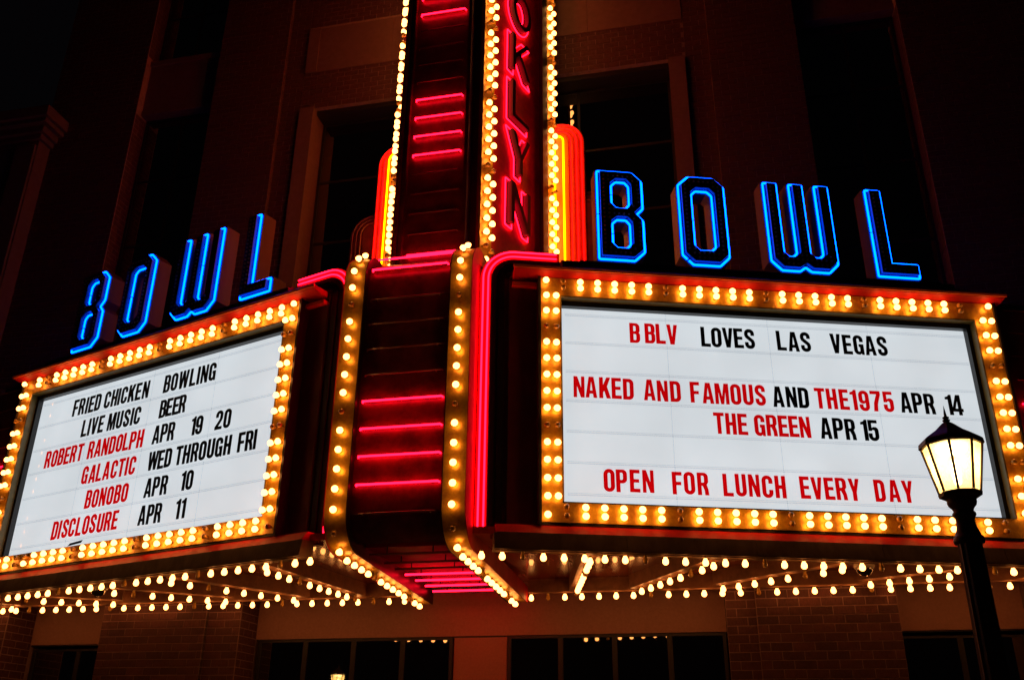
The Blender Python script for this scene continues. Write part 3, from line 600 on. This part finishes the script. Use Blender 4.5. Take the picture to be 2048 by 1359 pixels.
for s in (1, -1):
    for c in 'BOWL':
        o, hs = bowl(c, LW[c]); Fm = FRM[s] @ Matrix.Translation((LX[c], 0, 3.985))
        t = thing('channel_letter', 'blue neon outlined channel letter %s of BOWL standing on the %s wing' % (c, SIDE[s]), 'channel letter', Fm, 'BOWL letters standing on the marquee')
        # base tray with dark red returns, black raised box, tube lying between
        q = MB(); q.prism(o, hs, .0, .30); place(fixn(q.mesh('letter_return', K['return'])), 'letter_return', t, Fm)
        q = MB(); q.prism(inset(o, .002), [inset(h, -.002) for h in hs], -.006, -.001); place(fixn(q.mesh('letter_tray', K['letterblack'])), 'letter_tray', t, Fm)
        oi, hi = inset(o, .072), [inset(h, -.064) for h in hs]
        q = MB(); q.prism(oi, hi, -.115, -.007); place(fixn(q.mesh('letter_box', K['letterblack'])), 'letter_box', t, Fm)
        q = MB(); closed_tube(q, inset(o, .032), -.034, .018, (len(o)-1 if c != 'W' else 12)); q.build('neon_tube', K['blue'], t, Fm)
        for h in hs:
            q = MB(); closed_tube(q, inset(h, -.028), -.034, .017, 6); q.build('neon_tube', K['blue'], t, Fm)
        for u in (.15, LW[c]-.15): MB().box(u-.02, u+.02, .08, .16, -.03, -.0).build('foot', K['black'], t, Fm)
        # rows of small unlit bulbs
        bb = MB(); xs = .13; oo = inset(o, .115); hh = [inset(h, -.10) for h in hs]; z = .13
        while z < HL:
            x = .13
            while x < LW[c]:
                if pt_in((x, z), oo) and not any(pt_in((x, z), h) for h in hh):
                    n = 6; r = .023; bb.add([(x + r*cos(2*pi*j/n), -.116, z + r*sin(2*pi*j/n)) for j in range(n)] + [(x + r*.7*cos(2*pi*j/n), -.133, z + r*.7*sin(2*pi*j/n)) for j in range(n)] + [(x, -.140, z)],
                        [(j, (j+1) % n, n+(j+1) % n, n+j) for j in range(n)] + [(n+j, n+(j+1) % n, 2*n) for j in range(n)], True)
                x += .082
            z += .082
        place(fixn(bb.mesh('small_bulbs', K['small_bulb'])), 'small_bulbs', t, Fm, kind='stuff')

# ================================================================ blade sign
bl = thing('blade_sign', 'tall red vertical blade sign reading BROOKLYN with zigzag bulb borders', 'sign', fr(0, .3, 9))
ZB, ZT = 9.03, 20.6
SA = radians(20); SL = 2.72
fx, fy = .75, .5; rx, ry = fx + SL*sin(SA), fy + SL*cos(SA)
q = MB(); q.prism([(-fx, fy+.02), (fx, fy+.02), (rx, ry), (rx-.25, ry+.1), (-rx+.25, ry+.1), (-rx, ry)], (), 0, 1); q.v = [(x, z, ZB + y*(ZT-ZB)) for x, y, z in q.v]; place(fixn(q.mesh('tower_core', K['maroon2'])), 'tower_core', bl)
SF = {1: fr(fx, fy, 0, pi/2 - SA), -1: fr(-rx, ry, 0, -(pi/2 - SA))}
for s in (1, -1):
    Fs = SF[s]; X = lambda u: u if s == 1 else SL - u
    def b(name, m, u0, u1, y0, y1, z0, z1, p=bl): return MB().box(X(u0), X(u1), y0, y1, z0, z1).build(name, m, p, Fs)
    b('sign_face', K['redface'], .0, SL, -.01, .03, ZB, ZT)
    front = b('bulb_strip', K['gold'], .012, .40, -.035, -.012, ZB, ZT); rear = b('bulb_strip', K['gold'], 2.33, SL - .012, -.035, -.012, ZB, ZT)
    b('edge_trim', K['black'], 2.12, 2.32, -.10, -.011, ZB, ZT); b('edge_trim', K['gold'], 0, .011, -.06, -.011, ZB, ZT); b('edge_trim', K['gold'], SL-.011, SL, -.06, -.011, ZB, ZT)
    far = MB()
    for k in range(41):
        z = ZB + .12 + .279*k
        for P_, us in ((front, (.12, .295)), (rear, (2.44, 2.60))):
            on = (k + (1 if P_ is front else 4)) % 6 != 3
            for u in us:
                zz = z - (.0 if u in (.12, 2.44) else .04)
                if z < 18.4: bulb(P_, Fs @ Matrix.Translation((X(u), -.035, zz)) @ Matrix.Scale(1.14, 4), on)
                elif on: far.add([(X(u) + v.co.x, -.035 + v.co.y, zz + v.co.z) for v in B_ON.vertices], [tuple(p.vertices) for p in B_ON.polygons], True)
    place(far.mesh('top_bulbs', K['bulb']), 'top_bulbs', bl, Fs, kind='stuff')
    # the letters, one above the other
    HB = .94
    for i, c in enumerate('NYLKOORB'):
        z = [10.57, 11.76, 12.95, 14.15, 15.36, 16.56, 17.76, 18.96][i]
        def thin(c): # thinner, wider strokes than on the reader boards
            if c == 'N': return [(0, 0), (.15, 0), (.15, .66), (.57, 0), (.72, 0), (.72, .94), (.57, .94), (.57, .28), (.15, .94), (0, .94)], []
            if c == 'Y': return [(.285, 0), (.435, 0), (.435, .38), (.72, .94), (.55, .94), (.36, .54), (.17, .94), (0, .94), (.285, .38)], []
            if c == 'L': return [(0, 0), (.66, 0), (.66, .15), (.15, .15), (.15, .94), (0, .94)], []
            if c == 'K': return [(0, 0), (.15, 0), (.15, .3), (.25, .42), (.55, 0), (.74, 0), (.35, .54), (.70, .94), (.51, .94), (.15, .51), (.15, .94), (0, .94)], []
            if c == 'O': return arc(.37, .47, .37, -80, 280-11.25, 31, .47), [arc(.37, .47, .21, -80, 280-15, 23, .32)]
            if c == 'R': return [(0, 0), (.15, 0), (.15, .38), (.3, .38), (.52, 0), (.7, 0), (.46, .4)] + arc(.45, .67, .24, -60, 90, 7, .27) + [(0, .94)], [[(.15, .52)] + arc(.44, .66, .1, -80, 80, 4, .13) + [(.15, .80)]]
            if c == 'B': return [(0, 0)] + arc(.45, .26, .25, -90, 60, 6, .26) + arc(.43, .69, .24, -50, 90, 6, .25) + [(0, .94)], [[(.15, .14)] + arc(.44, .26, .1, -80, 80, 4, .12) + [(.15, .39)], [(.15, .54)] + arc(.43, .67, .09, -80, 80, 4, .12) + [(.15, .80)]]
        o, hs = thin(c); x0 = .86 if s == 1 else SL - .86 - .72
        Fl = Fs @ Matrix.Translation((x0, 0, z))
        q = MB(); q.prism(inset(o, .024), [inset(h, -.024) for h in hs], -.15, -.011); le = place(fixn(q.mesh('sign_letter', K['letterblack'])), 'sign_letter', bl, Fl, label='black raised letter %s with pink neon outline' % c)
        q = MB(); closed_tube(q, inset(o, -.04), -.04, .0135, len(o)//2); q.build('neon_tube', K['pink'], le, Fl)
        for h in hs: q = MB(); closed_tube(q, inset(h, .045), -.045, .0135, 1); q.build('neon_tube', K['pink'], le, Fl)
# front slab with neon bars
MB().box(-.56, .56, .36, .52, ZB, ZT).build('front_panel', K['maroon'], bl)
for a, c in ((-.60, -.54), (.535, .60)): MB().box(a, c, .26, .52, ZB, ZT).build('front_edge', K['maroon'], bl)
for k in range(27):
    z = 9.5 + .415*k; on = k % 8 in (0, 5, 6, 7)
    q = MB(); q.tube([(-.45, .34, z), (-.44, .29, z), (.44, .29, z), (.45, .34, z)], .016, 8); q.build('neon_tube' if on else 'unlit_neon_tube', K['pink' if on else 'tube_off'], bl)

# ================================================================ red fins beside the blade
def fin(s, xo, xi, z1, y, lit, lab):
    t = thing('neon_fin', lab, 'sign fin', fr(s*(xo+xi)/2, y, 8.9), 'rounded fins beside the blade sign')
    def shape(d):
        r = max(.06, .52 - d); a = xo - d; z = z1 - d
        P = [(xi, 8.9), (a, 8.9)] + arc(a - r, z - r, r, 0, 90, 10) + [(xi, z)]
        return [(s*x, zz) for x, zz in P]
    for k, d in enumerate((0, .10, .21, .32)):
        q = MB(); q.prism(shape(d), (), y - .03*k, y - .03*k + .2 if k == 0 else y - .03*(k-1) - .001); place(fixn(q.mesh('fin_step', K['fin' if lit else 'maroon'])), 'fin_step', t)
    def line(d, mt, yy, r_, nm):
        r = max(.12, .52 - d); a = xo - d; z = z1 - d; q = MB(); q.tube([(s*a, yy, 8.95)] + [(s*x, yy, zz) for x, zz in arc(a-r, z-r, r, 0, 90, 8)] + [(s*xi, yy, z)], r_, 8); q.build(nm, mt, t)
    if lit:
        for d in (.05, .155, .265): line(d, K['ruby'], y - .03*round(d*10 - .5) - .03, .012, 'neon_tube')
        for d in ((.42, .60) if s == 1 else (.29, .45)): line(d, K['yellow'], y - .14, .017, 'neon_tube')
    else:
        for d in (.05, .155, .265): line(d, K['tube_off'], y - .03*round(d*10 - .5) - .03, .012, 'unlit_neon_tube')
for s in (1, -1):
    fin(s, 2.32 if s == 1 else 2.26, 1.68, 14.05, 3.14, True, 'tall glowing red rounded fin with yellow neon lines, %s of the blade sign' % SIDE[s])
    fin(s, 2.82, 2.34 if s == 1 else 2.28, 12.35, 3.25, False, 'short unlit maroon rounded fin beside the %s glowing fin' % SIDE[s])

# ================================================================ dome cameras under the soffit
for x, y in ((-6.06, 1.41), (6.48, 1.49)):
    t = thing('dome_camera', 'small round dome camera hanging under the %s soffit among the bulbs' % SIDE[1 if x > 0 else -1], 'security camera', fr(x, y, 4.2), 'dome cameras')
    MB().lathe([(.0, .26), (.05, .26), (.05, .10), (.13, .07), (.15, .0), (.13, -.03), (.0, -.03)], 20).build('housing', K['pearl'], t, fr(x, y, 4.2)); MB().lathe([(.115, -.03), (.11, -.07), (.08, -.11), (.04, -.13), (.0, -.135)], 20).build('dome', K['dome'], t, fr(x, y, 4.2))

# ================================================================ street lamps
K['lampglass'] = (lambda m: m)(bpy.data.materials.new('ribbed_lamp_glass'))
def lampglass():
    m = K['lampglass']; m.use_nodes = True; nt = m.node_tree; nt.nodes.clear()
    t = nt.nodes.new('ShaderNodeBsdfTranslucent'); t.inputs[0].default_value = (1, .72, .32, 1); tr = nt.nodes.new('ShaderNodeBsdfTransparent'); tr.inputs[0].default_value = (1, .9, .65, 1)
    x = nt.nodes.new('ShaderNodeMixShader'); tc = nt.nodes.new('ShaderNodeTexCoord'); wv = nt.nodes.new('ShaderNodeTexNoise'); mp = nt.nodes.new('ShaderNodeMapping'); mp.inputs['Scale'].default_value = (60, 60, 2)
    nt.links.new(tc.outputs['Object'], mp.inputs[0]); nt.links.new(mp.outputs[0], wv.inputs['Vector']); r = nt.nodes.new('ShaderNodeMapRange'); r.inputs['From Min'].default_value = .35; r.inputs['From Max'].default_value = .65; r.inputs['To Min'].default_value = .12; r.inputs['To Max'].default_value = .45
    nt.links.new(wv.outputs['Fac'], r.inputs['Value']); nt.links.new(r.outputs[0], x.inputs[0]); nt.links.new(t.outputs[0], x.inputs[1]); nt.links.new(tr.outputs[0], x.inputs[2])
    o = nt.nodes.new('ShaderNodeOutputMaterial'); nt.links.new(x.outputs[0], o.inputs[0])
lampglass(); K['mantle'] = emi('lamp_mantle', (46, 34, 18)); K['lampin'] = mat('white_lamp_lining', (.8, .75, .6), .5)
def lamp(x, y, lab):
    F0 = fr(x, y, 0); t = thing('street_lamp', lab, 'street lamp', F0, 'lantern topped street lamps'); N = 8; ph0 = pi/8 + .12
    def L(name, prof, m, n=24, smooth=True, p=t): return MB().lathe(prof, n, smooth).build(name, m, p, F0)
    L('base', [(.0, 0), (.24, 0), (.24, .12), (.20, .16), (.2, .5), (.15, .58), (.12, .9), (.1, 1.0)], K['iron'])
    # fluted shaft
    q = MB(); n = 48; vs = []; zs = (.95, 2.93)
    for z, r0 in ((.95, .092), (2.93, .078)):
        for j in range(n): a = 2*pi*j/n; r = r0*(1 - .09*(j % 4 in (1, 2, 3))*(1 if j % 4 == 2 else .6)); vs.append((r*cos(a), r*sin(a), z))
    q.add(vs, [(j, (j+1) % n, n+(j+1) % n, n+j) for j in range(n)], False); q.build('shaft', K['iron'], t, F0)
    L('collar', [(.078, 2.93), (.093, 2.935), (.098, 2.95), (.093, 2.975), (.082, 2.985), (.078, 3.0), (.066, 3.03), (.060, 3.06), (.060, 3.10), (.074, 3.12), (.074, 3.135), (.062, 3.15), (.07, 3.17), (.088, 3.19), (.094, 3.21), (.092, 3.225), (.1, 3.235)], K['iron'])
    ang = [ph0 + 2*pi*j/N for j in range(N)]
    ring = lambda r, z: [(r*cos(a), r*sin(a), z) for a in ang]
    q = MB(); rs = [ring(.10, 3.235), ring(.135, 3.25), ring(.14, 3.275), ring(.12, 3.28), ring(.02, 3.28)]
    q.add([p for r in rs for p in r], [(i*N+j, i*N+(j+1) % N, (i+1)*N+(j+1) % N, (i+1)*N+j) for i in range(len(rs)-1) for j in range(N)]); q.build('lantern_base', K['iron'], t, F0)
    r0, r1, za, zb = .125, .188, 3.28, 3.60
    for j in range(N):
        a, c = ang[j], ang[(j+1) % N]; q = MB(); q.tube([(r0*1.03*cos(a), r0*1.03*sin(a), za), (r1*1.03*cos(a), r1*1.03*sin(a), zb)], .0095, 6); q.build('glazing_bar', K['iron'], t, F0)
        q = MB(); q.add([(r0*cos(a), r0*sin(a), za), (r0*cos(c), r0*sin(c), za), (r1*cos(c), r1*sin(c), zb), (r1*cos(a), r1*sin(a), zb)], [(0, 1, 2, 3)]); q.build('lantern_pane', K['lampglass'], t, F0)
    q = MB(); rs = [ring(.182, 3.60), ring(.205, 3.60), ring(.212, 3.607), ring(.207, 3.64), ring(.19, 3.655), ring(.1, 3.715), ring(.045, 3.765), ring(.03, 3.775), ring(.0, 3.78)]
    q.add([p for r in rs for p in r], [(i*N+j, i*N+(j+1) % N, (i+1)*N+(j+1) % N, (i+1)*N+j) for i in range(len(rs)-1) for j in range(N)]); q.build('lantern_roof', K['iron'], t, F0)
    q = MB(); q.add([p for p in ring(.18, 3.604)], [tuple(range(N))]); q.build('lamp_lining', K['lampin'], t, F0)
    L('finial', [(.03, 3.77), (.018, 3.785), (.026, 3.79), (.026, 3.797), (.012, 3.803), (.022, 3.81), (.022, 3.818), (.011, 3.823), (.008, 3.85), (.0, 3.91)], K['iron'], 12)
    L('mantle', [(.0, 3.33), (.022, 3.34), (.028, 3.38), (.03, 3.46), (.02, 3.50), (.0, 3.505)], K['mantle'], 12)
    MB().lathe([(.0, 3.56), (.09, 3.565), (.1, 3.58), (.0, 3.59)], 16).build('mantle', K['mantle'], t, F0)
    return t
lamp(6.05, -6.35, 'cast iron street lamp with a lit octagonal lantern in front of the right wing')
lamp(-5.9, -3.3, 'second cast iron street lamp, seen only mirrored in the ground floor window')
print('bulbs', nb[0], 'bricks', len(bricks), 'objects', len(S.objects))
